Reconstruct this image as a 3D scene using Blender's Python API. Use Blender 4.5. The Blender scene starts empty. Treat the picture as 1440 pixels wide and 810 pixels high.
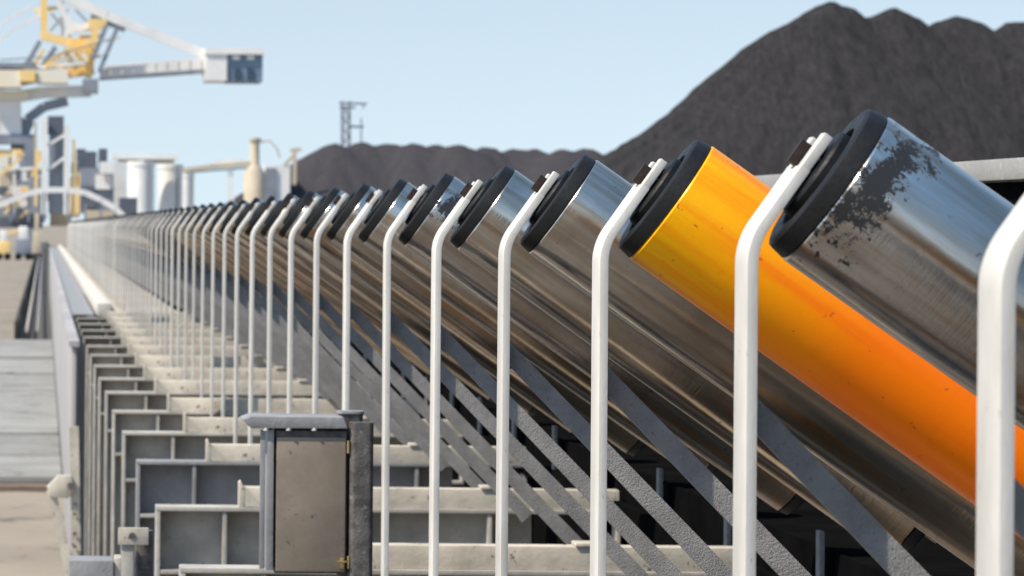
import bpy, bmesh, math, random
from mathutils import Vector, Matrix, noise
S = bpy.context.scene
COL = S.collection
R = math.radians
PI = math.pi

# ------------------------------------------------------------------ camera
F = 5000.0                      # focal length in photograph pixels (1440 wide)
VX, VY = 62.0, 316.0            # where the conveyor's direction vanishes
E = 2.5                         # eye height above the ground
ROLL = R(0.5)
cam_d = bpy.data.cameras.new('camera'); cam = bpy.data.objects.new('camera', cam_d); COL.objects.link(cam)
cam_d.sensor_width = 36; cam_d.lens = F*36/1440
cam_d.shift_x = (720-VX)/1440; cam_d.shift_y = (VY-405)/1440
cam_d.clip_start = 0.05; cam_d.clip_end = 20000
cam.matrix_world = Matrix.Translation((0, 0, E)) @ Matrix.Rotation(R(90), 4, 'X') @ Matrix.Rotation(ROLL, 4, 'Z')
cam_d.dof.use_dof = True; cam_d.dof.focus_distance = 5.3; cam_d.dof.aperture_fstop = 17.0
S.camera = cam

# ------------------------------------------------------------------ light
SUN_FROM = Vector((-0.55, -0.25, 0.80)).normalized()
w = bpy.data.worlds.new('World'); S.world = w; w.use_nodes = True
nt = w.node_tree; nt.nodes.clear()
wo = nt.nodes.new('ShaderNodeOutputWorld'); bgn = nt.nodes.new('ShaderNodeBackground'); sky = nt.nodes.new('ShaderNodeTexSky')
sky.sky_type = 'NISHITA'; sky.sun_disc = False
sky.sun_elevation = math.asin(SUN_FROM.z)
sky.sun_rotation = math.atan2(SUN_FROM.x, SUN_FROM.y)
sky.air_density = 1.0; sky.dust_density = 0.3; sky.ozone_density = 3.0; sky.altitude = 300
bgn.inputs['Strength'].default_value = 0.15
tcw = nt.nodes.new('ShaderNodeTexCoord'); adw = nt.nodes.new('ShaderNodeVectorMath'); adw.operation = 'ADD'; adw.inputs[1].default_value = (0, 0, .10)
nrw = nt.nodes.new('ShaderNodeVectorMath'); nrw.operation = 'NORMALIZE'
nt.links.new(tcw.outputs['Generated'], adw.inputs[0]); nt.links.new(adw.outputs[0], nrw.inputs[0]); nt.links.new(nrw.outputs[0], sky.inputs[0])
hsw = nt.nodes.new('ShaderNodeHueSaturation'); hsw.inputs['Hue'].default_value = .485
spw = nt.nodes.new('ShaderNodeSeparateXYZ'); mrw = nt.nodes.new('ShaderNodeMapRange')      # paler towards the horizon all round
mrw.inputs[1].default_value = .05; mrw.inputs[2].default_value = .5; mrw.inputs[3].default_value = .54; mrw.inputs[4].default_value = .92
nt.links.new(tcw.outputs['Generated'], spw.inputs[0]); nt.links.new(spw.outputs[2], mrw.inputs[0]); nt.links.new(mrw.outputs[0], hsw.inputs['Saturation'])
mrv = nt.nodes.new('ShaderNodeMapRange'); mrv.inputs[1].default_value = .10; mrv.inputs[2].default_value = .8; mrv.inputs[3].default_value = .82; mrv.inputs[4].default_value = 1.35
nt.links.new(spw.outputs[2], mrv.inputs[0]); nt.links.new(mrv.outputs[0], hsw.inputs['Value'])
nt.links.new(sky.outputs[0], hsw.inputs['Color']); nt.links.new(hsw.outputs[0], bgn.inputs[0]); nt.links.new(bgn.outputs[0], wo.inputs[0])
sd = bpy.data.lights.new('sun', 'SUN'); sd.energy = 5.0; sd.angle = R(0.5); sd.color = (1, .89, .73)
sun = bpy.data.objects.new('sun', sd); COL.objects.link(sun)
sun.rotation_euler = SUN_FROM.to_track_quat('Z', 'Y').to_euler()
S.view_settings.view_transform = 'Standard'; S.view_settings.look = 'None'
S.view_settings.exposure = 0.30; S.view_settings.gamma = 1.0
S.cycles.max_bounces = 6; S.cycles.glossy_bounces = 4; S.cycles.diffuse_bounces = 3
S.cycles.use_denoising = True

# ------------------------------------------------------------------ helpers
cs, sn = math.cos(ROLL), math.sin(ROLL)
def P(px, py, Z):               # measured point of the photograph at distance Z, in world metres
    dx, dy = px-VX, py-VY
    return Vector(((dx*cs+dy*sn)*Z/F, Z, E-(-dx*sn+dy*cs)*Z/F))

class MB:
    def __init__(s): s.bm = bmesh.new()
    def box(s, x0, x1, y0, y1, z0, z1):
        v = [s.bm.verts.new(p) for p in ((x0,y0,z0),(x1,y0,z0),(x1,y1,z0),(x0,y1,z0),(x0,y0,z1),(x1,y0,z1),(x1,y1,z1),(x0,y1,z1))]
        for f in ((0,3,2,1),(4,5,6,7),(0,1,5,4),(1,2,6,5),(2,3,7,6),(3,0,4,7)): s.bm.faces.new([v[i] for i in f])
        return s
    def prism(s, poly, y0, y1):         # polygon in x,z extruded along y
        a = [s.bm.verts.new((p[0], y0, p[1])) for p in poly]; b = [s.bm.verts.new((p[0], y1, p[1])) for p in poly]
        n = len(poly)
        fs = [s.bm.faces.new(a), s.bm.faces.new(b[::-1])]
        for i in range(n): fs.append(s.bm.faces.new((a[i], b[i], b[(i+1) % n], a[(i+1) % n])))
        bmesh.ops.recalc_face_normals(s.bm, faces=fs)
        return s
    def beam(s, p0, p1, w, d=None, up=(0, 0, 1)):   # rectangular bar between two points
        p0, p1 = Vector(p0), Vector(p1); d = w if d is None else d
        t = (p1-p0).normalized(); u = Vector(up)
        if abs(t.dot(u)) > .98: u = Vector((1, 0, 0))
        a = t.cross(u).normalized(); b = a.cross(t).normalized()
        v = []
        for p in (p0, p1):
            for i, j in ((-1,-1),(1,-1),(1,1),(-1,1)): v.append(s.bm.verts.new(p+a*i*d/2+b*j*w/2))
        for f in ((3,2,1,0),(4,5,6,7),(0,1,5,4),(1,2,6,5),(2,3,7,6),(3,0,4,7)): s.bm.faces.new([v[i] for i in f])
        return s
    def lathe(s, prof, n=40, axis='x', org=(0,0,0), smooth=True):   # profile [(pos along axis, radius)]
        rings = []
        o = Vector(org)
        for x, r in prof:
            if r < 1e-6: rings.append([s.bm.verts.new(o+(Vector((x,0,0)) if axis == 'x' else Vector((0,0,x))))]); continue
            ring = []
            for i in range(n):
                a = 2*PI*i/n; c, q = math.cos(a)*r, math.sin(a)*r
                ring.append(s.bm.verts.new(o+(Vector((x, c, q)) if axis == 'x' else Vector((c, q, x)))))
            rings.append(ring)
        fs = []
        for A, B in zip(rings, rings[1:]):
            for i in range(n):
                j = (i+1) % n
                if len(A) == 1 and len(B) == 1: continue
                if len(A) == 1: f = s.bm.faces.new((A[0], B[j], B[i]))
                elif len(B) == 1: f = s.bm.faces.new((A[i], A[j], B[0]))
                else: f = s.bm.faces.new((A[i], A[j], B[j], B[i]))
                f.smooth = smooth; fs.append(f)
        bmesh.ops.recalc_face_normals(s.bm, faces=fs)
        return s
    def tube(s, p0, p1, r, n=12, r1=None):
        p0, p1 = Vector(p0), Vector(p1); L = (p1-p0).length
        k = len(s.bm.verts); s.bm.verts.ensure_lookup_table()
        old = set(s.bm.verts)
        s.lathe([(0, 0), (0, r), (L, r if r1 is None else r1), (L, 0)], n, 'z')
        m = Matrix.Translation(p0) @ (p1-p0).to_track_quat('Z', 'Y').to_matrix().to_4x4()
        for v in s.bm.verts:
            if v not in old: v.co = m @ v.co
        return s
    def build(s, name, mat, parent=None, bevel=0, loc=None, sharp=40):
        me = bpy.data.meshes.new(name); 
        if bevel:
            bmesh.ops.remove_doubles(s.bm, verts=s.bm.verts, dist=1e-6)
            es = [e for e in s.bm.edges if e.is_manifold and e.calc_face_angle(0) > .5]
            bmesh.ops.bevel(s.bm, geom=es, offset=bevel, segments=2, affect='EDGES', profile=.6)
            for f in s.bm.faces: f.smooth = True
        s.bm.to_mesh(me); s.bm.free()
        me.set_sharp_from_angle(angle=R(sharp))
        me.materials.append(mat)
        o = bpy.data.objects.new(name, me); COL.objects.link(o); o.parent = parent
        if loc is not None: o.location = loc
        return o

def tag(o, label=None, cat=None, group=None, kind=None):
    if label: o['label'] = label
    if cat: o['category'] = cat
    if group: o['group'] = group
    if kind: o['kind'] = kind
    return o
def thing(name, label, cat, loc=(0,0,0), group=None):
    o = bpy.data.objects.new(name, None); o.empty_display_size = .1; COL.objects.link(o); o.location = loc
    return tag(o, label, cat, group)
def copy_tree(o, parent=None):
    c = o.copy(); COL.objects.link(c); c.parent = parent
    for ch in list(o.children): copy_tree(ch, c)
    return c
ORD = ['first','second','third','fourth','fifth','sixth','seventh','eighth','ninth','tenth','eleventh','twelfth','thirteenth','fourteenth',
       'fifteenth','sixteenth','seventeenth','eighteenth','nineteenth','twentieth']

# ------------------------------------------------------------------ materials
def mat(name, col, rough=.6, metal=0, col2=None, scale=8, detail=6, bump=0, bscale=60, stretch=(1,1,1), lo=.35, hi=.65,
        rvar=0, spots=None, sscale=30, sthr=.62, objrand=0, coat=0, spec=.5):
    m = bpy.data.materials.new(name); m.use_nodes = True; t = m.node_tree; N = t.nodes; L = t.links
    b = N['Principled BSDF']; tc = N.new('ShaderNodeTexCoord'); mp = N.new('ShaderNodeMapping'); mp.inputs['Scale'].default_value = stretch
    L.new(tc.outputs['Object'], mp.inputs[0])
    b.inputs['Roughness'].default_value = rough; b.inputs['Metallic'].default_value = metal
    b.inputs['Coat Weight'].default_value = coat; b.inputs['Specular IOR Level'].default_value = spec
    def noi(sc, det=6, src=mp, rough_=.6):
        n = N.new('ShaderNodeTexNoise'); n.inputs['Scale'].default_value = sc; n.inputs['Detail'].default_value = det
        n.inputs['Roughness'].default_value = rough_; L.new(src.outputs[0], n.inputs['Vector']); return n
    def ramp(src, a, c0, c, c1):
        r = N.new('ShaderNodeValToRGB'); e = r.color_ramp.elements
        e[0].position = a; e[0].color = c0; e[1].position = c; e[1].color = c1; L.new(src, r.inputs[0]); return r
    def mix(fac, a, c, mode='MIX'):
        x = N.new('ShaderNodeMix'); x.data_type = 'RGBA'; x.blend_type = mode
        for s_, i in ((fac, 0), (a, 6), (c, 7)):
            if hasattr(s_, 'links'): L.new(s_, x.inputs[i])
            else: x.inputs[i].default_value = s_ if i == 0 else (*s_, 1)
        return x.outputs[2]
    out = None
    if col2 is None: col2 = tuple(c*.75 for c in col)
    n1 = noi(scale, detail)
    out = ramp(n1.outputs[0], lo, (*col, 1), hi, (*col2, 1)).outputs[0]
    if spots:
        n2 = noi(sscale, 5, tc_ if False else mp, .7)
        sp = ramp(n2.outputs[0], sthr, (0,0,0,1), sthr+.05, (1,1,1,1)).outputs[0]
        out = mix(sp, out, spots)
    if objrand:
        oi = N.new('ShaderNodeObjectInfo'); mr = N.new('ShaderNodeMapRange'); L.new(oi.outputs['Random'], mr.inputs[0])
        mr.inputs[3].default_value = 1-objrand; mr.inputs[4].default_value = 1+objrand*.4
        cb = N.new('ShaderNodeCombineColor'); [L.new(mr.outputs[0], cb.inputs[i]) for i in range(3)]
        out = mix(1.0, out, cb.outputs[0], 'MULTIPLY')
    L.new(out, b.inputs['Base Color'])
    if rvar:
        n3 = noi(scale*2.3, 5); mr = N.new('ShaderNodeMapRange'); L.new(n3.outputs[0], mr.inputs[0])
        mr.inputs[1].default_value = .3; mr.inputs[2].default_value = .7
        mr.inputs[3].default_value = max(.02, rough-rvar); mr.inputs[4].default_value = rough+rvar; L.new(mr.outputs[0], b.inputs['Roughness'])
    if bump:
        n4 = noi(bscale, 6); bp = N.new('ShaderNodeBump'); bp.inputs['Strength'].default_value = bump; bp.inputs['Distance'].default_value = .01
        L.new(n4.outputs[0], bp.inputs['Height']); L.new(bp.outputs[0], b.inputs['Normal'])
    m['h'] = 1
    return m

M = {}
M['white'] = mat('white_paint', (.73,.71,.67), .5, col2=(.58,.56,.525), scale=14, bump=.06, bscale=90, spots=(.30,.26,.22), stretch=(1,1,.45), sscale=70, sthr=.645, objrand=.14)
M['cream'] = mat('cream_paint', (.70,.64,.54), .55, col2=(.44,.40,.34), scale=6, bump=.15, bscale=60, spots=(.16,.14,.12), sscale=25, sthr=.61, objrand=.1)
M['frame'] = mat('pale_grey_paint', (.52,.495,.45), .55, col2=(.33,.31,.28), scale=7, bump=.15, bscale=60, spots=(.20,.17,.14), sscale=30, sthr=.64, objrand=.15)
M['arm'] = mat('gritty_blue_grey_paint', (.30,.295,.295), .65, col2=(.20,.195,.195), scale=18, bump=.45, bscale=330, spots=(.16,.155,.15), sscale=200, sthr=.60, objrand=.12)
M['rubber'] = mat('black_rubber', (.006,.006,.0065), .5, col2=(.011,.011,.012), scale=30, bump=.12, bscale=120, rvar=.12, spec=.3)
M['black'] = mat('black_steel_and_shade', (.004,.004,.0045), 1.0, col2=(.007,.007,.0075), scale=5, spec=.0)  # near-black, also stands for the shaded depth under the conveyor
M['shaft'] = mat('rusty_dark_steel', (.035,.018,.014), .6, .3, col2=(.012,.009,.008), scale=40, bump=.3)
M['dark'] = mat('speckled_dark_steel', (.17,.155,.15), .5, .2, col2=(.07,.065,.065), scale=35, bump=.25, bscale=200, spots=(.24,.22,.21), sscale=60, sthr=.6)
M['door'] = mat('stained_brown_paint', (.27,.225,.175), .42, col2=(.19,.155,.125), scale=9, bump=.05, bscale=120, spots=(.10,.08,.065), sscale=42, sthr=.63, rvar=.1)
M['grey'] = mat('grey_paint', (.30,.30,.31), .5, col2=(.22,.22,.23), scale=12, bump=.2, spots=(.42,.42,.42), sscale=50, sthr=.66)
M['brass'] = mat('brass', (.62,.45,.20), .35, .8, scale=30)
M['sand'] = mat('sandy_ground', (.28,.245,.20), .9, col2=(.20,.175,.145), scale=.35, detail=10, bump=.6, bscale=8, spots=(.12,.105,.09), sscale=1.4, sthr=.57)
M['concrete'] = mat('concrete', (.29,.295,.29), .85, col2=(.22,.225,.22), scale=1.2, bump=.3, bscale=12, objrand=.22, spots=(.14,.13,.125), sscale=1.6, sthr=.58)
M['brownboard'] = mat('brown_timber', (.20,.15,.115), .8, col2=(.12,.09,.07), scale=3)
M['deckdark'] = mat('added_walkway_steel', (.13,.12,.11), .8, .0, col2=(.09,.085,.08), scale=2, bump=.4, bscale=30)
M['kerb'] = mat('clean_white_paint', (.66,.63,.57), .6, col2=(.52,.49,.44), scale=2)
M['deckplate'] = mat('dusty_deck_plate', (.46,.42,.355), .75, col2=(.34,.31,.27), scale=1.5, detail=8)
M['wall'] = mat('weathered_grey_panel', (.42,.41,.42), .7, col2=(.30,.29,.295), scale=.8, detail=9, stretch=(1,1,.3))
M['darkmid'] = mat('dull_dark_paint', (.09,.088,.085), .8, col2=(.05,.05,.05), scale=2)
M['rail'] = mat('cover_rail_paint', (.33,.325,.31), .5, col2=(.25,.245,.235), scale=5, bump=.2, spots=(.45,.44,.41), sscale=20, sthr=.62)

def steel_mat(name, base, patch=None, orange=False):
    m = bpy.data.materials.new(name); m.use_nodes = True; t = m.node_tree; N = t.nodes; L = t.links
    b = N['Principled BSDF']; tc = N.new('ShaderNodeTexCoord')
    oi = N.new('ShaderNodeObjectInfo'); ad = N.new('ShaderNodeVectorMath'); ad.operation = 'ADD'
    ml = N.new('ShaderNodeMath'); ml.operation = 'MULTIPLY'; ml.inputs[1].default_value = 37; L.new(oi.outputs['Random'], ml.inputs[0])
    L.new(tc.outputs['Object'], ad.inputs[0]); L.new(ml.outputs[0], ad.inputs[1])
    def noi(scv, sc, det=6, ro=.6):
        mp = N.new('ShaderNodeMapping'); mp.inputs['Scale'].default_value = scv; L.new(ad.outputs[0], mp.inputs[0])
        n = N.new('ShaderNodeTexNoise'); n.inputs['Scale'].default_value = sc; n.inputs['Detail'].default_value = det; n.inputs['Roughness'].default_value = ro
        L.new(mp.outputs[0], n.inputs['Vector']); return n.outputs[0]
    def ramp(src, a, c0, c, c1):
        r = N.new('ShaderNodeValToRGB'); e = r.color_ramp.elements
        e[0].position = a; e[0].color = c0; e[1].position = c; e[1].color = c1; L.new(src, r.inputs[0]); return r.outputs[0]
    def mix(fac, a, c, mode='MIX'):
        x = N.new('ShaderNodeMix'); x.data_type = 'RGBA'; x.blend_type = mode
        for s_, i in ((fac, 0), (a, 6), (c, 7)):
            if hasattr(s_, 'links'): L.new(s_, x.inputs[i])
            else: x.inputs[i].default_value = s_ if i == 0 else (*s_, 1)
        return x.outputs[2]
    streak = noi((.6, 9, 9), 4, 7)            # long streaks down the tube
    blot = noi((1, 1, 1), 7, 7)
    fine = noi((30, .5, .5), 12, 4)          # lathe marks round the tube
    if orange:
        spx = N.new('ShaderNodeSeparateXYZ'); L.new(tc.outputs['Object'], spx.inputs[0])
        colr = ramp(spx.outputs[0], .03, (1.0, .47, .0, 1), .34, (1.0, .20, .0, 1))
        colr = mix(ramp(streak, .45, (0,0,0,1), .70, (.55,.55,.55,1)), colr, (.95, .13, 0))
        colr = mix(ramp(noi((1,1,1), 45, 5), .655, (0,0,0,1), .68, (.8,.8,.8,1)), colr, (.62, .10, .01))
    else:
        colr = ramp(streak, .35, (*base, 1), .72, (base[0]*.46, base[1]*.39, base[2]*.33, 1))
        colr = mix(ramp(blot, .52, (0,0,0,1), .80, (.6,.6,.6,1)), colr, (.22, .15, .095))
        spx = N.new('ShaderNodeSeparateXYZ'); L.new(tc.outputs['Object'], spx.inputs[0])
        adx = N.new('ShaderNodeMath'); adx.operation = 'MULTIPLY_ADD'; L.new(noi((1,6,6), 3, 6), adx.inputs[0]); adx.inputs[1].default_value = .5; L.new(spx.outputs[0], adx.inputs[2])
        colr = mix(ramp(adx.outputs[0], .30, (0,0,0,1), .62, (.62,.62,.62,1)), colr, (.19, .125, .078))   # grime away from the polished end
        colr = mix(ramp(noi((.9, 16, 16), 2.4, 6), .53, (0,0,0,1), .70, (.85,.85,.85,1)), colr, (.52, .26, .09))   # rusty streaks
        colr = mix(ramp(noi((1,1,1), 60, 5), .69, (0,0,0,1), .73, (.8,.8,.8,1)), colr, (.05, .04, .035))
    L.new(colr, b.inputs['Base Color'])
    mr = N.new('ShaderNodeMapRange'); L.new(streak, mr.inputs[0]); mr.inputs[1].default_value = .3; mr.inputs[2].default_value = .75
    mr.inputs[3].default_value = .12 if not orange else .28; mr.inputs[4].default_value = .27 if not orange else .45
    b.inputs['Metallic'].default_value = 1.0 if not orange else .05
    bp = N.new('ShaderNodeBump'); bp.inputs['Strength'].default_value = .10; bp.inputs['Distance'].default_value = .002
    L.new(fine, bp.inputs['Height'])
    bp2 = N.new('ShaderNodeBump'); bp2.inputs['Strength'].default_value = .25; bp2.inputs['Distance'].default_value = .004
    L.new(blot, bp2.inputs['Height']); L.new(bp.outputs[0], bp2.inputs['Normal']); L.new(bp2.outputs[0], b.inputs['Normal'])
    rg = mr.outputs[0]
    b.inputs['Specular IOR Level'].default_value = .25 if orange else .5
    if patch:                                 # flaked black coating next to the end cap
        x0, x1, z0, z1, y1 = patch
        sp = N.new('ShaderNodeSeparateXYZ'); L.new(tc.outputs['Object'], sp.inputs[0])
        big = N.new('ShaderNodeTexNoise'); big.inputs['Scale'].default_value = 42; big.inputs['Detail'].default_value = 9; big.inputs['Roughness'].default_value = .7
        L.new(tc.outputs['Object'], big.inputs['Vector'])
        def mth(op, a, c):
            n = N.new('ShaderNodeMath'); n.operation = op
            for q, i in ((a, 0), (c, 1)):
                if hasattr(q, 'links'): L.new(q, n.inputs[i])
                else: n.inputs[i].default_value = q
            return n.outputs[0]
        cx, hx, cz, hz = (x0+x1)/2, (x1-x0)/2, (z0+z1)/2, (z1-z0)/2
        dx = mth('DIVIDE', mth('ABSOLUTE', mth('SUBTRACT', mth('ADD', sp.outputs[0], mth('MULTIPLY', sp.outputs[2], -.12)), cx), 0), hx)
        dz = mth('DIVIDE', mth('ABSOLUTE', mth('SUBTRACT', sp.outputs[2], cz), 0), hz)
        d = mth('MAXIMUM', dx, dz)
        fin = N.new('ShaderNodeTexNoise'); fin.inputs['Scale'].default_value = 190; fin.inputs['Detail'].default_value = 5; fin.inputs['Roughness'].default_value = .8
        L.new(tc.outputs['Object'], fin.inputs['Vector'])
        val = mth('SUBTRACT', mth('ADD', mth('MULTIPLY', mth('SUBTRACT', 1.0, d), .20), big.outputs[0]), .52)
        val = mth('ADD', val, mth('MULTIPLY', mth('SUBTRACT', fin.outputs[0], .5), .75))
        val = mth('MULTIPLY', val, mth('LESS_THAN', sp.outputs[1], y1))
        msk = ramp(mth('ADD', val, .5), .50, (0,0,0,1), .515, (1,1,1,1))
        c2 = mix(msk, colr, (.018, .018, .02)); L.new(c2, b.inputs['Base Color'])
        inv = mth('SUBTRACT', 1.0, msk); L.new(mth('MULTIPLY', inv, 1.0), b.inputs['Metallic'])
        rg = mth('MAXIMUM', mr.outputs[0], mth('MULTIPLY', msk, .55))
    L.new(rg, b.inputs['Roughness'])
    return m
M['steel'] = steel_mat('worn_roller_steel', (.84,.77,.68))
M['steel_flaked'] = steel_mat('roller_steel_with_flaked_coating', (.84,.80,.75), patch=(.018, .066, -.045, .088, 0))
M['steel_flaked2'] = steel_mat('roller_steel_with_small_flaked_patch', (.84,.80,.75), patch=(.02, .085, .0, .06, 0))
M['orange'] = steel_mat('orange_roller_finish', (1,.4,0), orange=True)

# ------------------------------------------------------------------ the ground, path
MB().box(-9000, 9000, -3000, 12000, -1, 0).build('ground', M['sand'])['kind'] = 'structure'
wk = MB().box(-1.3, .28, -25, 14, .70, .76).build('added_walkway', M['deckdark']); tag(wk, kind='structure')  # unseen dark deck, added for the undersides of the rollers to reflect
for x in (-.9, -.4, .1): MB().box(x, x+.02, -25, 14, .7605, .80).build('added_grating_bar', M['deckdark'], wk)
path = MB().box(-1.6, .20, 33.3, 73, .002, .05).build('path', M['brownboard']); tag(path, kind='structure')
ys = [33.6, 36.9, 40.6, 45.4, 51, 57, 63, 68, 73]
random.seed(4)
for a, b in zip(ys, ys[1:]):
    MB().box(-1.58, .19, a, b-.28, .05, .11+random.random()*.05).build('slab', M['concrete'], path, bevel=.01)

# ------------------------------------------------------------------ coal stockpiles
def coal_material(c0=(.018,.018,.020,1), c1=(.064,.059,.062,1)):
    m = bpy.data.materials.new('coal'); m.use_nodes = True; t = m.node_tree; N = t.nodes; L = t.links; b = N['Principled BSDF']
    tc = N.new('ShaderNodeTexCoord'); mp = N.new('ShaderNodeMapping'); mp.inputs['Scale'].default_value = (1, .25, .22); L.new(tc.outputs['Object'], mp.inputs[0])
    n = N.new('ShaderNodeTexNoise'); n.inputs['Scale'].default_value = 3.2; n.inputs['Detail'].default_value = 10; n.inputs['Roughness'].default_value = .8; L.new(mp.outputs[0], n.inputs['Vector'])
    r = N.new('ShaderNodeValToRGB'); e = r.color_ramp.elements; e[0].position = .36; e[0].color = c0; e[1].position = .66; e[1].color = c1
    L.new(n.outputs[0], r.inputs[0]); L.new(r.outputs[0], b.inputs['Base Color']); b.inputs['Roughness'].default_value = .95
    b.inputs['Specular IOR Level'].default_value = .2
    n2 = N.new('ShaderNodeTexNoise'); n2.inputs['Scale'].default_value = 3; n2.inputs['Detail'].default_value = 10; n2.inputs['Roughness'].default_value = .7; L.new(tc.outputs['Object'], n2.inputs['Vector'])
    bp = N.new('ShaderNodeBump'); bp.inputs['Strength'].default_value = 1; bp.inputs['Distance'].default_value = .5; L.new(n2.outputs[0], bp.inputs['Height']); L.new(bp.outputs[0], b.inputs['Normal'])
    return m
M['coal'] = coal_material(); M['coal_hazed'] = coal_material((.042,.040,.046,1), (.085,.080,.089,1))  # distant coal lightened in its colour to stand for haze
def pile(cones, x0, x1, y0, y1, step, label, seed, sl=.70):
    nx, ny = int((x1-x0)/step), int((y1-y0)/step)
    verts = []
    for j in range(ny+1):
        for i in range(nx+1):
            x, y = x0+(x1-x0)*i/nx, y0+(y1-y0)*j/ny
            v = Vector((x, y, seed))
            wx = x + noise.noise(v*.12)*.9; wy = y + noise.noise((v+Vector((50,9,3)))*.12)*.9
            best = -1e9
            for cx, cy, h in cones:
                d = math.hypot(wx-cx, wy-cy)
                ang = math.atan2(wy-cy, wx-cx)
                hh = h - (math.sqrt(d*d+3.2)-1.6)*sl - abs(noise.noise(Vector((ang*7, cx, seed))))*min(d, 9)*.10
                if hh > best: best = hh
            z = best + noise.noise(v*.45)*.22 + noise.noise(v*1.4)*.07 + noise.noise(Vector((x*1.1, y*.12, seed+8)))*.22
            verts.append((x, y, max(z, -.4)))
    faces = [(j*(nx+1)+i, j*(nx+1)+i+1, (j+1)*(nx+1)+i+1, (j+1)*(nx+1)+i) for j in range(ny) for i in range(nx)]
    me = bpy.data.meshes.new('coal_pile'); me.from_pydata(verts, [], faces); me.shade_smooth(); me.materials.append(M['coal' if seed < 5 else 'coal_hazed'])
    o = bpy.data.objects.new('coal_pile', me); COL.objects.link(o); tag(o, label, 'coal', kind='stuff')
cn = []
for k, (px, py, Z) in enumerate([(1165,6,250),(1255,16,250),(1350,24,251),(1440,34,250),(1500,30,252),(1580,35,250),(1660,30,250)]):
    p = P(px, py, Z); cn.append((p.x, p.y, p.z+.3))
pile(cn, 26, 116, 222, 280, .42, 'big black coal stockpile with rounded peaks rising behind the rollers', 3.1, .80)
cn = []; random.seed(9)
for px in range(468, 1500, 36):
    p = P(px+random.uniform(-7,7), 203+random.uniform(-1.5,3)+(5 if px > 700 else 0)+(px-468)*.0087, 600+random.uniform(-4,4)); cn.append((p.x, p.y, p.z+.3))
for px, py in ((446,216),(424,232),(402,246),(380,262)):
    p = P(px, py, 598); cn.append((p.x, p.y, p.z+.3))
pile(cn, 24, 190, 572, 628, .8, 'low distant ridge of black coal between the towers and the big stockpile', 7.7, .62)

# ------------------------------------------------------------------ conveyor frames: rollers
AL = R(35.2); ax = Vector((math.cos(AL), 0, -math.sin(AL))); ux = Vector((math.sin(AL), 0, math.cos(AL)))
CX, CH, RR, LEN = .8305, .0485, .094, 1.03
def roller_z(k): return 2.77+k
NF = 112
def make_roller():
    root = thing('conveyor_roller', 'x', 'roller')
    MB().lathe([(.016, 0), (.016, RR-.006), (.0195, RR-.001), (.021, RR), (LEN-.021, RR), (LEN-.0195, RR-.001), (LEN-.016, 0)], 96).build('roller_shell', M['steel'], root, sharp=30)
    pr = [(.026, .020), (.026, .030), (-.014, .033), (-.012, .050), (-.009, .053), (.010, .054), (.012, .060), (-.003, .063), (-.0045, .083), (-.0035, RR-.008), (-.0015, RR-.0045), (.004, RR-.003), (.0175, RR-.001), (.0175, RR-.02)]
    MB().lathe(pr, 72).build('end_cap', M['rubber'], root, sharp=35)
    pr2 = [(LEN-x*1, r) for x, r in pr]
    MB().lathe(pr2, 48).build('end_cap', M['rubber'], root, sharp=35)
    m = MB(); m.lathe([(-.020, 0), (-.020, .017), (.03, .017)], 20); m.box(-.040, -.0205, -.0085, .0085, -.006, .022); m.build('shaft', M['shaft'], root)
    m = MB(); m.lathe([(LEN-.03, .017), (LEN+.045, .017), (LEN+.045, 0)], 20); m.build('shaft', M['grey'], root)
    return root
def make_bracket():
    root = thing('roller_bracket', 'x', 'bracket')
    # bent upright: local origin at the eye level of the frame line, x,z as in the cross-section
    t, wd = .0115, .070
    bend = Vector((.752, 0, -.0214)); pts = []
    v0, v1 = Vector((0, 0, 1)), ux
    rad = .075; ang = AL
    s = rad*math.tan(ang/2)
    c0 = bend - v0*s; ctr = c0 + Vector((rad, 0, 0))
    pts = [(Vector((.752, 0, -.93)), Vector((1,0,0)))]
    for i in range(9):
        a = ang*i/8
        pts.append((ctr + Vector((-math.cos(a)*rad, 0, math.sin(a)*rad)), Vector((math.cos(a), 0, -math.sin(a)))))
    end_u = .096
    pts.append((bend+ux*end_u, Vector((ax.x, 0, ax.z))))
    m = MB(); bm = m.bm; prev = None
    for i, (p, nrm) in enumerate(pts):
        ring = [bm.verts.new(p+nrm*a*t/2+Vector((0, y, 0))) for a, y in ((-1,0),(1,0),(1,wd),(-1,wd))]
        if prev:
            for q in range(4): bm.faces.new((prev[q], prev[(q+1)%4], ring[(q+1)%4], ring[q]))
        else: bm.faces.new(ring[::-1])
        prev = ring
    bm.faces.new(prev)
    bmesh.ops.recalc_face_normals(bm, faces=bm.faces)
    m.build('upright', M['white'], root, bevel=.0009)
    a = bend+ux*(end_u-.001)
    for y0 in (.0005, .0485):
        tip = a+ux*(.044 if y0 < .01 else .040)
        m = MB(); m.beam(a+Vector((0, y0+.0105, 0)), tip+Vector((0, y0+.0105, 0)), t-.001, .021, up=ax)
        m.build('fork_prong', M['white'], root, bevel=.0012)
    # inclined flat arm under the roller
    p0 = Vector((.757, 0, -.158)); sl = 1.01
    def at(x, dz=0): return (x, -.166-(x-.748)*sl+dz)
    x1 = 1.36
    m = MB(); m.prism([at(.753), at(.80, .0), at(x1), (x1-.03, at(x1)[1]-.028), (x1-.05,at(x1-.05)[1]-.052), (.753, -.158-.052)], .0715, .083)
    m.build('arm', M['arm'], root); MB().box(.7585, .770, .040, .0708, -.228, -.195).build('spacer', M['arm'], root)
    m = MB(); m.beam((.84, .1055, -.277), (x1-.02, .1055, at(x1)[1]-.006), .009, .050, up=(0,0,1)); m.build('arm_flange', M['arm'], root)
    m = MB(); m.box(1.695, 1.707, 0, .04, -.80, -.655); m.build('lower_upright', M['arm'], root, bevel=.002)
    return root
proto_r = make_roller(); proto_b = make_bracket()
random.seed(11)
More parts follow.
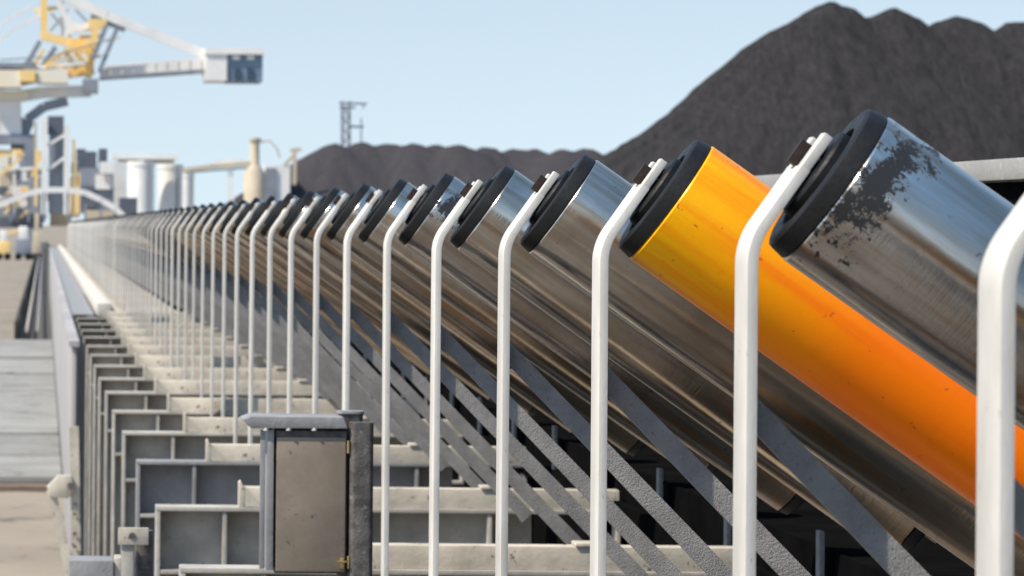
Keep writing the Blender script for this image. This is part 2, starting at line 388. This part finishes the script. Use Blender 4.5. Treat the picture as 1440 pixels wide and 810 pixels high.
for k in range(NF):
    Z = roller_z(k); dh = .009 if k == 1 else random.uniform(-.0012, .0012)
    r = proto_r if k == 0 else copy_tree(proto_r)
    r.location = (CX, Z+.035, E+CH+dh); r.rotation_euler = (0, AL+random.uniform(-.004,.004), R(-4.5)+random.uniform(-.006,.006))
    r['group'] = 'inclined rollers along the conveyor'
    b = proto_b if k == 0 else copy_tree(proto_b)
    b.location = (0, Z, E+dh); b.rotation_euler = (0, random.uniform(-.0016,.0016), random.uniform(-.02,.02) if k > 3 else 0); b['group'] = 'bent white brackets carrying the rollers'
    if k == 0: r['label'] = 'nearest steel roller, just past the right edge of the picture'
    elif k == 1: r['label'] = 'large polished steel roller with black flaked coating beside its black end cap'
    elif k == 2: r['label'] = 'bright orange roller between the steel ones'
    elif k == 3: r['label'] = 'polished steel roller directly behind the orange one'
    elif k == 5: r['label'] = 'steel roller with a small flaked black patch, third behind the orange one'
    elif k-3 < 20: r['label'] = f'plain steel roller with black end cap, {ORD[k-3]} behind the orange one'
    else: r['label'] = 'tiny blurred steel roller in the far end of the row'
    if k == 0: b['label'] = 'nearest and widest white bent bracket at the right edge'
    elif k-1 < 20: b['label'] = ('white bent bracket holding the large flaked steel roller' if k == 1 else 'white bent bracket holding the orange roller' if k == 2
        else f'white bent bracket, {ORD[k-3]} behind the one holding the orange roller')
    else: b['label'] = 'thin blurred bracket in the far end of the row'
    m = {1: 'steel_flaked', 2: 'orange', 5: 'steel_flaked2'}.get(k)
    if m:
        for c in r.children:
            if c.name.startswith('roller_shell'):
                c.data = c.data.copy(); c.data.materials[0] = M[m]
                if k == 2: c['label'] = 'orange roller shell'

# ------------------------------------------------------------------ cross frames
chan = [(8.63,.338),(10.5,.338),(12.5,.3325),(14.26,.322),(15.84,.312),(17.66,.311),(19.3,.303),(20.96,.300),(22.7,.298),(24.5,.297),(26.3,.296),(28.1,.296),(29.9,.295),(31.7,.295),(6.7,.338),(4.8,.338)]
HT = -.828
def make_cross():
    root = thing('cross_frame', 'x', 'frame')
    f, D, Hh = .013, .095, .200
    XR = 1.37
    MB().box(0, XR, 0, D, HT-f, HT).build('top_flange', M['frame'], root, bevel=.002)
    MB().box(f+.001, XR, 0, D, HT-Hh, HT-Hh+f).build('bottom_flange', M['frame'], root, bevel=.002)
    MB().box(f+.001, XR-.25, D-.012, D-.002, HT-Hh+f+.0005, HT-f-.0005).build('web', M['frame'], root)
    MB().box(0, f, .0005, D, -2.505, HT-f-.0005).build('leg', M['frame'], root, bevel=.002)
    MB().box(f+.0005, .12, D-.010, D-.004, -2.505, HT-Hh-.0005).build('leg_web', M['frame'], root)
    for x in (.197, .60, .98, 1.36): MB().box(x, x+.013, .004, D-.013, HT-Hh+f+.0005, HT-f-.0005).build('stiffener', M['frame'], root, bevel=.0015)
    MB().box(.262, XR-.0005, .012, .024, HT+.0005, HT+.058).build('upstand', M['cream'], root, bevel=.002)
    MB().box(.262, XR, .0245, .085, HT+.046, HT+.0575).build('upstand_flange', M['cream'], root)
    MB().prism([(.244, HT+.0005), (.261, HT+.0005), (.261, HT+.050), (.250, HT+.078), (.244, HT+.074)], .002, .050).build('gusset', M['cream'], root, bevel=.001)
    MB().prism([(.262, HT+.001), (.310, HT+.001), (.262, HT+.062)], -.0, .010).build('rib', M['cream'], root)
    MB().box(.96, 1.04, .006, .08, HT+.0585, HT+.068).build('foot_pad', M['cream'], root, bevel=.003)
    return root
proto_c = make_cross()
cl = ['nearest pale grey cross frame, its top edge just above the bottom of the picture',
      'pale grey channel cross frame whose open bays show left of the junction box',
      'darker grey cross frame next behind the one beside the junction box']
for i, (Z, X) in enumerate(chan):
    c = proto_c if i == 0 else copy_tree(proto_c)
    c.location = (X, Z, E+random.uniform(-.002, .002)); c['group'] = 'channel cross frames under the conveyor'
    c['label'] = cl[i] if i < 3 else f'pale channel cross frame, {ORD[i-1]} from the front in the nested row'
    if Z < 8: c['label'] = 'grey cross frame below the picture under the ' + ('orange roller' if Z < 5 else 'plain roller behind the orange one')
    if i == 2:  # this frame alone takes the darker grey
        for ch in c.children:
            if ch.name.startswith(('top_flange','web','leg','stiff')):
                ch.data = ch.data.copy(); ch.data.materials[0] = M['grey']
# long members
def longbox(name, label, cat, x0, x1, y0, y1, h0, h1, m, bevel=0):
    o = MB().box(x0, x1, y0, y1, E+h0, E+h1).build(name, m, bevel=bevel); return tag(o, label, cat)
longbox('stringer', 'long steel stringer low under the row of brackets', 'beam', .735, .79, 2.2, 128, -1.00, -.932, M['arm'])
longbox('stringer', 'long steel stringer under the lower ends of the rollers', 'beam', 1.69, 1.715, 2.2, 128, -.862, -.801, M['black'])
sp_ = thing('side_cover', 'pale steel rail over black plates that stand for the shade beyond the rollers', 'cover', (2.05, 2.0, 0))
MB().box(0, .012, 0, 128, E-.72, E+.109).build('shade_side_plate', M['black'], sp_)  # black plates added as the dark, shaded interior behind the rollers
MB().box(-.32, -.31, 0, 128, E-1.5, E-.70).build('shade_lower_plate', M['black'], sp_)
MB().box(-.309, -.001, 0, 128, E-.712, E-.704).build('shade_ledge_plate', M['black'], sp_)
MB().box(-.03, .09, 0, 128, E+.111, E+.157).build('cover_rail', M['rail'], sp_, bevel=.006)
MB().box(.05, 1.2, 0, 128, E+.112, E+.118).build('cover_sheet', M['black'], sp_)
dk = thing('deck_cover', 'cream deck plates covering the far cross frames', 'deck', (0, 33, E))
for j in range(24):
    MB().box(.62, 1.30, j*4+.02, j*4+3.98, -.842, -.828+(j%3)*.002).build('deck_plate', M['deckplate'], dk, bevel=.002)
MB().box(.262, .475, 0, 96, -.95, -.829).build('deck_edge', M['grey'], dk)
MB().box(.30, .40, -.2, 0, -.86, -.835).build('end_bar', M['black'], dk)
tag(MB().box(.50, .63, 33.1, 129, E-.85, E-.725).build('white_kerb_beam', M['kerb'], bevel=.01), 'bright white box beam lying along the far cream deck', 'beam')
sw = thing('side_wall', 'long pale lavender grey side panel left of the cross frames', 'panel', (.2, 24.5, 0))
for j in range(20):
    MB().box(0, .03, j*5+.02, j*5+4.99, .0, E-.84).build('wall_panel', M['wall'], sw, bevel=.003)
MB().box(-.02, .05, 0, 100, E-.839, E-.80).build('wall_cap', M['wall'], sw)

# ------------------------------------------------------------------ junction box on its dark post
Zb = 8.0
jb = thing('junction_box', 'brown hinged junction box with small grey roof', 'box', P(426, 810, Zb))
o0 = Vector(jb.location)
def L_(px, py, Z=Zb): return P(px, py, Z)-o0
def rect(name, x0, y0, x1, y1, d0, d1, m, par, bevel=0, Z=Zb):
    a, b = L_(x0, y1, Z), L_(x1, y0, Z)
    return MB().box(a.x, b.x, d0, d1, a.z, b.z).build(name, m, par, bevel)
rect('door', 387, 615, 486, 803, -.012, -.002, M['door'], jb, .003)
rect('cabinet', 386, 606, 488, 806, .0, .10, M['dark'], jb, .002)
rect('side_channel', 374, 604, 385, 801, -.012, .09, M['grey'], jb, .002)
rect('side_flange', 364, 604, 373, 799, -.013, -.008, M['grey'], jb, .001)
a = L_(341, 602); b = L_(489, 588)
mb = MB(); mb.prism([(a.x, b.z-.004), (a.x+.018, a.z+.001), (b.x-.001, a.z+.002), (b.x-.012, b.z+.003), (a.x+.02, b.z+.003)], -.022, .12)
mb.build('roof', M['grey'], jb, .002)
for px in (373, 405, 441):
    q = L_(px, 603.5); MB().lathe([(0,0),(0,.0065),(.007,.006),(.007,0)], 10, 'z', (q.x, -.016, q.z-.002)).build('bolt', M['white'], jb)  # white studs stand for sunlit spots of the posts seen under the roof
for py in (628, 790):
    q = L_(489.3, py); MB().lathe([(-.014,0),(-.014,.0035),(.014,.0035),(.014,0)], 10, 'z', (q.x, -.014, q.z)).build('hinge', M['brass'], jb)
q = L_(480, 791); mb = MB(); mb.box(q.x-.004, q.x+.004, -.022, -.0122, q.z-.012, q.z+.012); mb.box(q.x-.012, q.x+.010, -.024, -.0222, q.z+.002, q.z+.006); mb.build('latch', M['brass'], jb, .001)
pp = thing('steel_post', 'dark speckled round-nosed steel post right of the junction box', 'post', (0, Zb, 0))
a, b = P(490, 810, Zb), P(525, 594, Zb)
def rpost(name, x0, x1, y0, y1, z0, z1, m, par):
    w_ = (x1-x0); pl = []
    for i in range(9): an = PI/2+PI*i/8; pl.append((x0+w_*.3+math.cos(an)*w_*.3, y0+w_*.3+math.sin(an)*w_*.3))
    # rounded rectangular section
    rr = w_*.22; pts = []
    for cx, cy, a0 in ((x1-rr, y0+rr, -90), (x1-rr, y1-rr, 0), (x0+rr, y1-rr, 90), (x0+rr, y0+rr, 180)):
        for i in range(6): an = R(a0+90*i/5); pts.append((cx+rr*math.cos(an), cy+rr*math.sin(an)))
    mb = MB(); A = [mb.bm.verts.new((x, y, z0)) for x, y in pts]; B = [mb.bm.verts.new((x, y, z1)) for x, y in pts]
    mb.bm.faces.new(A[::-1]); mb.bm.faces.new(B)
    for i in range(len(pts)):
        f = mb.bm.faces.new((A[i], A[(i+1)%len(pts)], B[(i+1)%len(pts)], B[i])); f.smooth = True
    return mb.build(name, m, par)
rpost('post_tube', a.x, b.x, -.02, .035, .9, b.z, M['dark'], pp)
a2, b2 = P(479, 600, Zb), P(514, 584, Zb)
rpost('rear_tube', a2.x, b2.x, .05, .10, .9, b2.z, M['dark'], pp)
rpost('cap_plate', a2.x-.002, b2.x+.002, .047, .103, b2.z+.0005, b2.z+.006, M['grey'], pp)

# ------------------------------------------------------------------ clamp post and cap, bottom left
Zc = 9.2
cp = thing('clamp_post', 'short dark round post with cream clamp plate and bolt hole', 'post', (0, Zc, 0))
a, b = P(166, 766, Zc), P(209, 742, Zc)
MB().box(a.x, b.x, -.006, .004, a.z, b.z).build('clamp_plate', M['cream'], cp, .002)
c = P(186, 753, Zc); MB().tube((c.x, -.009, c.z), (c.x, -.0062, c.z), .0085, 14).build('bolt', M['dark'], cp)
a, b = P(170, 900, Zc), P(188, 766.5, Zc); MB().box(a.x, b.x, .0, .03, a.z, b.z).build('flat_bar', M['frame'], cp, .002)
c0, c1 = P(203, 900, Zc), P(203, 748, Zc); MB().tube((c0.x, .05, c0.z), (c1.x, .05, c1.z), .024, 20).build('post_tube', M['dark'], cp)
c = P(218, 712, Zc); 
ec = thing('grey_end_box', 'grey rounded end box at the lower left corner', 'box', (0, Zc-.4, 0))
a, b = P(96, 860, Zc-.4), P(160, 788, Zc-.4); MB().box(a.x, b.x, 0, .12, a.z, b.z).build('housing', M['grey'], ec, .006)
a, b = P(161, 820, Zc-.4), P(171, 785, Zc-.4); MB().box(a.x, b.x, .01, .10, a.z, b.z).build('flange', M['cream'], ec, .003)
Zd = 19
bs = thing('brace_stand', 'cream braced stand with pivot beside the long side panel', 'stand', (0, Zd, 0))
mb = MB(); mb.beam(P(72, 690, 0+Zd)-Vector((0,Zd,0)), P(104, 830, Zd)-Vector((0,Zd,0)), .05, .05); mb.build('brace', M['cream'], bs)
mb = MB(); mb.beam(P(104, 600, Zd)-Vector((0,Zd,0)), P(108, 830, Zd)-Vector((0,Zd,0)), .035, .05, up=(0,1,0)); mb.build('upright', M['cream'], bs)
mb = MB(); mb.prism([tuple(P(x, y, Zd).xz) for x, y in ((66,684),(82,668),(100,668),(104,690),(96,700),(70,698))], -.04, .02); mb.build('pivot_plate', M['cream'], bs, .004)
c = P(99, 682, Zd); MB().tube((c.x-.0, -.06, c.z), (c.x, -.041, c.z), .018, 12).build('pivot_pin', M['dark'], bs)
for py in (708, 722, 750, 768):
    c = P(105, py, Zd); MB().tube((c.x, -.036, c.z), (c.x, -.0255, c.z), .010, 8).build('bolt', M['dark'], bs)

# ------------------------------------------------------------------ dark tray along the path
tr = thing('cable_trough', 'long dark trough with pale edges running beyond the concrete path', 'trough', (0, 73.2, 0))
MB().box(-.56, .25, 0, 420, .02, .06).build('trough_floor', M['darkmid'], tr)
MB().box(-.60, -.56, 0, 420, .02, .50).build('side_rail', M['darkmid'], tr)
MB().box(.25, .33, 0, 420, .02, .50).build('side_rail', M['darkmid'], tr)
for x in (-.34, -.12): MB().tube((x, .3, .30), (x, 300, .30), .035, 8).build('pipe', M['frame'] if x < -.2 else M['grey'], tr)
for j in range(10): MB().box(-.55, -.50, 2+j*22, 2.4+j*22, .07, .6).build('tie_post', M['dark'], tr)

# ------------------------------------------------------------------ far machinery
M['pale'] = mat('pale_machine_paint', (.84,.83,.81), .6, col2=(.70,.70,.70), scale=.3)
M['yellow'] = mat('yellow_machine_paint', (.90,.58,.17), .6, col2=(.82,.64,.34), scale=.4)
M['palegold'] = mat('pale_gold_machine_paint', (.80,.70,.50), .6, col2=(.74,.72,.66), scale=.5)
M['blue'] = mat('blue_cladding', (.19,.27,.36), .6, col2=(.13,.19,.26), scale=.6)
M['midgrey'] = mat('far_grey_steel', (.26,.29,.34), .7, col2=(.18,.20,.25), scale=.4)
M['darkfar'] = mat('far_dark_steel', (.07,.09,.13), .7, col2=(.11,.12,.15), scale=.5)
M['tan'] = mat('tan_concrete', (.58,.50,.38), .8, col2=(.46,.40,.31), scale=.3)
M['glassdark'] = mat('dark_panes', (.05,.08,.13), .3)
ZR = 400.
def rel(o): return Vector(o.location)
def fb(par, name, m, segs, wpx, Z=ZR, dpx=None, dy=(0,)):
    """bars between measured points, at distance Z, doubled at the offsets dy (metres)"""
    k = Z/F; join = len(segs) > 9; mb = MB(); o = None; jit = 0 if len(segs) > 9 else (len(bpy.data.objects) % 13)*.011
    for (x0, y0, x1, y1) in segs:
        for d in dy:
            jit += .037*k*12; mb.beam(P(x0, y0, Z)+Vector((0, d+jit, 0))-rel(par), P(x1, y1, Z)+Vector((0, d+jit, 0))-rel(par), wpx*k, (dpx or wpx)*k, up=(0,1,0) if abs(x1-x0) < abs(y1-y0) else (0,0,1))
            if not join: o = mb.build(name, M[m], par); mb = MB()
    if join: o = tag(mb.build(name, M[m], par), kind='stuff')
    return o
def fbox(par, name, m, x0, y0, x1, y1, d0, d1, Z=ZR):
    a, b = P(x0, y1, Z)-rel(par), P(x1, y0, Z)-rel(par)
    return MB().box(a.x, b.x, d0, d1, a.z, b.z).build(name, M[m], par)
rc = thing('stacker_reclaimer', 'huge blurred yellow and white stacker machine at the upper left', 'crane', (P(60, 347, ZR).x, ZR, 0))
fbox(rc, 'counterweight_house', 'pale', 287, 74, 317, 115, -3.5, 4)
h_ = fbox(rc, 'counterweight_front', 'blue', 317.3, 79, 367, 116, -3.2, 3.8)
fbox(rc, 'house_roof', 'pale', 286, 70, 369, 78, -3.7, 4.2)
for x in (327, 345):
    fbox(rc, 'dark_panel', 'glassdark', x, 98, x+9, 113, -3.4, -3.25)
for x in (325, 345): fbox(rc, 'upper_panel', 'pale', x, 80, x+10, 86, -3.4, -3.25)
fb(rc, 'tail_boom', 'pale', [(140, 103, 290, 92)], 11, dpx=20)
fb(rc, 'boom_chord', 'midgrey', [(140, 110, 322, 98)], 4, dy=(-2.2,2.2))
fb(rc, 'boom_handrail', 'pale', [(150, 94, 285, 84)], 3, dy=(-2.3,2.3))
fb(rc, 'boom_posts', 'cream', [(x, 107, x, 94-(x-150)*.07) for x in range(155, 285, 16)], 2, dy=(-2.3,))
fb(rc, 'tie_beam', 'pale', [(85, -8, 150, 22), (150, 22, 292, 78)], 13, dpx=12)
fb(rc, 'mast_column', 'yellow', [(62, -30, 62, 54)], 10)
fb(rc, 'mast_foot_beam', 'yellow', [(60, 50, 128, 68)], 12)
fb(rc, 'mast_box', 'yellow', [(98, 62, 126, 66)], 18)
fb(rc, 'mast_strut', 'midgrey', [(56, 58, 30, 104), (78, 66, 55, 100), (92, 68, 104, 92)], 6, dy=(-1, 1.5))
fb(rc, 'inner_frame', 'pale', [(80, 0, 104, 46), (92, 46, 140, 30), (96, 30, 118, 44)], 9)
fb(rc, 'front_mast', 'yellow', [(136, 28, 124, 108)], 10, dy=(-1.5, 2))
fb(rc, 'front_cap', 'yellow', [(124, 34, 150, 34)], 14)
fb(rc, 'ladder_frame', 'pale', [(140, 60, 170, 52), (134, 80, 150, 76), (100, 44, 136, 40)], 4)
fb(rc, 'tower_stiffener', 'yellow', [(100, 70, 128, 98), (60, 96, 96, 70), (40, 108, 62, 70)], 5, dy=(-2,))
fb(rc, 'back_stay', 'midgrey', [(164, 42, 140, 100), (150, 36, 130, 84)], 6, dy=(-2, 2))
fb(rc, 'cap_beam', 'midgrey', [(128, 22, 176, 42)], 8)
fb(rc, 'turntable_deck', 'yellow', [(0, 120, 60, 108), (60, 108, 132, 98)], 13, dpx=24)
fb(rc, 'deck_handrail', 'pale', [(-10, 92, 50, 96), (50, 96, 120, 90)], 4, dy=(-2.5, 2.5))
fbox(rc, 'machine_house', 'palegold', -30, 100, 30, 124, -3, 3)
fbox(rc, 'machine_roof', 'midgrey', -30, 90, 36, 97, -3, 3)
fbox(rc, 'gold_panel', 'yellow', 28, 100, 50, 116, -3.4, 1)
fbox(rc, 'upper_deck', 'palegold', 52, 100, 96, 118, -3.1, 2)
fbox(rc, 'dark_cabin', 'midgrey', 34, 88, 48, 106, -3.2, 2)
fbox(rc, 'drive_house', 'midgrey', 116, 112, 138, 131, -2, 2)
fb(rc, 'front_boom', 'pale', [(-60, 150, 60, 130), (60, 130, 128, 128)], 16, dpx=22)
fb(rc, 'slew_column', 'pale', [(14, 136, 16, 190)], 24, dpx=30)
fb(rc, 'slew_ring', 'palegold', [(-30, 134, 40, 134)], 12, dpx=40)
fb(rc, 'slew_base', 'midgrey', [(-30, 196, 50, 196)], 14, dpx=36)
fb(rc, 'gold_rim', 'yellow', [(2, 140, 2, 185)], 7)
fb(rc, 'curved_chute', 'midgrey', [(95, 142, 62, 150), (62, 150, 38, 168), (38, 168, 26, 196), (26, 196, 26, 216)], 13, dpx=22)
fb(rc, 'portal_beam', 'yellow', [(-40, 214, 60, 220)], 12, dpx=26)
fb(rc, 'portal_leg', 'midgrey', [(-20, 220, -34, 340), (30, 220, 46, 340)], 9, dy=(-3, 3))
fb(rc, 'leg_brace', 'yellow', [(0, 300, 50, 240), (-10, 240, 46, 320), (0, 330, 50, 318)], 5, dy=(-3, 3))
lat = []
for q in range(9): x = 64+q*7.5; lat += [(x, 98-q*.6, x+4, 84-q*2.5), (x+4, 84-q*2.5, x+7.5, 98-q*.6)]
fb(rc, 'deck_lattice', 'yellow', lat, 1.8, dy=(-2.6,))
fb(rc, 'walkway_rail', 'midgrey', [(60, 84, 138, 62), (0, 86, 60, 82)], 2, dy=(-2.7,))
fb(rc, 'mast_brace', 'pale', [(66, 10, 100, 52), (70, 44, 100, 8), (104, 10, 132, 40), (88, 0, 88, 50)], 3.5, dy=(1.2,))
fb(rc, 'mast_platform', 'yellow', [(48, 14, 84, 10), (112, 52, 142, 50)], 5, dy=(.6,))
fb(rc, 'stay_rope', 'pale', [(-40, 58, 44, 8), (-40, 76, 60, 18)], 4)
fbox(rc, 'under_house', 'midgrey', 0, 236, 42, 262, -2, 2)
fbox(rc, 'lower_house', 'pale', -20, 262, 30, 292, -2, 2)
ta = thing('transfer_tower', 'blurred tower with two tall white columns below the stacker', 'tower', (P(78, 347, 300).x, 300, 0))
fb(ta, 'white_column', 'pale', [(62, 166, 62, 302)], 8, Z=300)
fb(ta, 'white_column', 'pale', [(94, 176, 94, 302)], 8, Z=300)
fbox(ta, 'head_house', 'darkfar', 67, 163, 90, 188, .5, 3, Z=300)
fbox(ta, 'tower_core', 'midgrey', 68, 188, 90, 300, .8, 3.4, Z=300)
fb(ta, 'tower_brace', 'pale', [(66, 205, 90, 190), (66, 240, 90, 222)], 4, Z=300)
fb(ta, 'side_ladder', 'yellow', [(104, 196, 106, 300), (52, 208, 50, 290)], 4, Z=300)
fb(ta, 'outer_legs', 'tan', [(50, 170, 50, 300), (104, 215, 104, 300)], 4, Z=300, dy=(2,))
fbox(ta, 'base_house', 'midgrey', 40, 248, 60, 300, 1, 4, Z=300)
cg = thing('curved_gallery', 'pale arched pipe gallery crossing in front of the tower', 'gallery', (P(70, 347, 290).x, 290, 0))
pts = [(-20, 296), (15, 282), (40, 272), (62, 267), (95, 267), (120, 271), (142, 281), (162, 293), (176, 306)]
fb(cg, 'arch_pipe', 'pale', [(*a, *b) for a, b in zip(pts, pts[1:])], 8, Z=290)
fb(cg, 'arch_post', 'midgrey', [(x, y+4, x, 312) for x, y in pts[1:-1]], 3, Z=290)
pl_ = thing('plant_building', 'cluttered blurred grey plant building right of the white columns', 'building', (P(130, 347, 330).x, 330, 0))
fbox(pl_, 'upper_block', 'darkfar', 110, 213, 136, 236, 0, 5, Z=330)
fbox(pl_, 'stack_block', 'darkfar', 139, 209, 151, 234, 0, 3, Z=330)
fbox(pl_, 'main_block', 'midgrey', 112, 236, 160, 300, 0, 8, Z=330)
fbox(pl_, 'window_band', 'pale', 134, 246, 158, 266, -.3, -.01, Z=330)
fbox(pl_, 'dark_opening', 'darkfar', 114, 262, 134, 292, -.3, -.01, Z=330)
fbox(pl_, 'white_tank', 'pale', 140, 228, 160, 244, -2, -.5, Z=330)
fb(pl_, 'yellow_pipe', 'yellow', [(112, 242, 112, 300), (100, 270, 118, 280)], 4, Z=330)
fbox(pl_, 'lower_roof', 'darkfar', 166, 279, 190, 306, -8, -2, Z=330)
fbox(pl_, 'side_block', 'tan', 118, 296, 166, 312, -3, -.5, Z=330)
random.seed(21)
ms = thing('machine_base', 'blurred tangle of grey and yellow steelwork under the stacker', 'machinery', (P(40, 347, 340).x, 340, 0))
for (x0,y0,x1,y1,m_,nm) in [(-20,292,64,312,'midgrey','base_block'),(0,222,16,262,'tan','pillar'),(16,262,44,290,'pale','cabin'),(96,250,112,306,'tan','pillar'),(62,262,66,306,'darkfar','pillar'),
        (-10,306,60,320,'darkfar','bogie_beam'),(70,300,100,318,'tan','end_block'),(34,196,50,236,'midgrey','hopper'),(100,230,112,250,'darkfar','cabinet'),(150,262,166,300,'midgrey','shed'),(160,228,178,300,'pale','shed'),
        (108,262,116,300,'yellow','ladder')]:
    fbox(ms, nm, m_, x0, y0, x1, y1, random.uniform(-3,0), random.uniform(1,4), Z=340)
fb(ms, 'brace', 'yellow', [(0,246,30,222),(44,250,60,214),(6,300,40,270),(28,306,52,284)], 4, Z=335)
fb(ms, 'pipe', 'pale', [(-20,240,62,236),(-10,276,56,280),(100,246,160,250),(20,214,20,300)], 4, Z=336)
for q in range(46):
    x = random.uniform(-5, 112); y = random.uniform(206, 300); w_ = random.uniform(5, 15); h_ = random.uniform(5, 18)
    if 58 < x+w_/2 < 100 and y < 240: continue
    d0 = random.uniform(-6, 3)
    fbox(ms, random.choice(['cabinet','hopper','duct','panel']), random.choice(['darkfar','midgrey','midgrey','tan','pale','yellow','palegold']), x, y, x+w_, y+h_, d0, d0+random.uniform(.6, 2), Z=340)
# silos
def silo(x0, x1, ytop, Z, label, dark=True):
    p = P((x0+x1)/2, 347, Z); t = thing('silo', label, 'silo', (p.x, Z, 0), 'white silos behind the plant')
    r = (x1-x0)/2*Z/F; h = P((x0+x1)/2, ytop, Z).z
    MB().lathe([(0,0),(0,r),(h,r),(h+r*.25,0)], 32, 'z').build('silo_wall', M['pale'], t)
    MB().tube((r*.55, -r*1.02, 0), (r*.55, -r*1.02, h), r*.07, 8).build('downpipe', M['midgrey'], t)
    MB().lathe([(h-.4, r+.01), (h-.4, r*1.05), (h+.3, r*1.05), (h+.3, r*.2)], 32, 'z').build('roof_rim', M['pale'], t)
silo(179, 216, 230, 520, 'left white cylindrical silo beside the plant building')
silo(222, 256, 234, 532, 'middle white cylindrical silo')
silo(250, 272, 246, 560, 'smaller right-hand silo partly behind its neighbour')
sr = thing('silo_roof_gallery', 'flat pale roof gallery lying across the silo tops', 'gallery', (P(200, 347, 526).x, 526, 0))
fbox(sr, 'gallery_deck', 'pale', 157, 217, 250, 224, -3, 3, Z=526)
fbox(sr, 'gallery_wall', 'tan', 166, 224.3, 244, 229, -2.5, 2.5, Z=526)
fbox(sr, 'gallery_leg', 'midgrey', 168, 229.3, 174, 300, -2, 2, Z=526)
gb = thing('conveyor_bridge', 'thin elevated conveyor bridge on slender legs right of the silos', 'bridge', (P(300, 347, 560).x, 560, 0))
fb(gb, 'bridge_deck', 'tan', [(250, 240, 300, 234), (300, 234, 352, 230)], 6, Z=560, dpx=10)
fb(gb, 'bridge_cover', 'pale', [(300, 228, 346, 226)], 6, Z=560)
fb(gb, 'bridge_leg', 'pale', [(322, 236, 322, 300), (326, 236, 328, 300)], 2.5, Z=560)
fb(gb, 'bridge_girder', 'midgrey', [(252, 243, 348, 236)], 2.5, Z=560)
kt = thing('tan_tower', 'tan bottle-shaped concrete tower beside the coal ridge', 'tower', (P(357, 347, 560).x, 560, 0))
k = 560/F; h = lambda y: P(357, y, 560).z
MB().lathe([(0, 0), (0, 15*k), (h(244), 15*k), (h(234), 9*k), (h(231), 6.8*k), (h(196), 6.6*k), (h(195), 0)], 24, 'z').build('tower_shaft', M['tan'], kt)
MB().lathe([(h(198), 6.6*k), (h(198), 8.6*k), (h(194), 8.6*k), (h(194), 0)], 20, 'z').build('tower_cap', M['tan'], kt)
fb(kt, 'outlet_pipe', 'tan', [(364, 200, 380, 198), (380, 198, 390, 210), (390, 210, 394, 222)], 2.5, Z=560)
lb = thing('loading_shed', 'small pale blurred shed and mast at the left end of the coal ridge', 'building', (P(400, 347, 580).x, 580, 0))
fbox(lb, 'shed_wall', 'pale', 372, 232, 408, 300, 0, 6, Z=580)
fbox(lb, 'dark_bay', 'midgrey', 372, 236, 388, 300, -.4, -.01, Z=580)
fb(lb, 'shed_mast', 'tan', [(415, 208, 414, 260), (408, 212, 424, 210), (400, 232, 414, 218)], 5, Z=580)
lt = thing('lattice_tower', 'slender grey lattice tower standing behind the coal ridge', 'tower', (P(495, 347, 700).x, 700, 0))
segs = []
for y in range(150, 210, 14): segs += [(481, y, 492, y+14), (492, y, 481, y+14), (481, y, 492, y)]
fb(lt, 'tower_leg', 'midgrey', [(481, 142, 481, 290), (492, 142, 492, 290)], 2.2, Z=700, dy=(-.8, .8))
fb(lt, 'lattice_brace', 'midgrey', segs, 1.1, Z=700, dy=(-.8, .8))
fb(lt, 'top_platform', 'midgrey', [(477, 145, 516, 146), (478, 152, 500, 151), (490, 178, 512, 178)], 3, Z=700)
fb(lt, 'platform_post', 'midgrey', [(511, 146, 511, 153), (508, 166, 508, 205)], 2, Z=700)
# far yellow equipment near the end of the path
for i, (x0, y0, x1, y1, m_, lab) in enumerate([(-4, 324, 14, 356, 'yellow', 'small yellow machine at the far left edge of the yard'),
        (22, 318, 44, 338, 'midgrey', 'small grey machine just right of the far yellow one'), (46, 300, 58, 322, 'tan', 'tan block at the far end of the dark trough')]):
    t = thing('yard_machine', lab, 'machine', (P((x0+x1)/2, 347, 250).x, 250, 0))
    b_ = P(x0, y0, 250).z; wpx = (x1-x0)*250/F
    MB().box(-wpx/2, wpx/2, -.6, .6, .25, b_*.62).build('body', M[m_], t, .03)
    MB().box(-wpx*.3, wpx*.25, -.5, .5, b_*.62+.002, b_).build('cab', M['pale' if m_ != 'tan' else 'tan'], t, .03)
    for sx in (-.32, .32): MB().tube((wpx*sx, -.65, .25), (wpx*sx, .65, .25), .25, 12).build('wheel', M['rubber'], t)
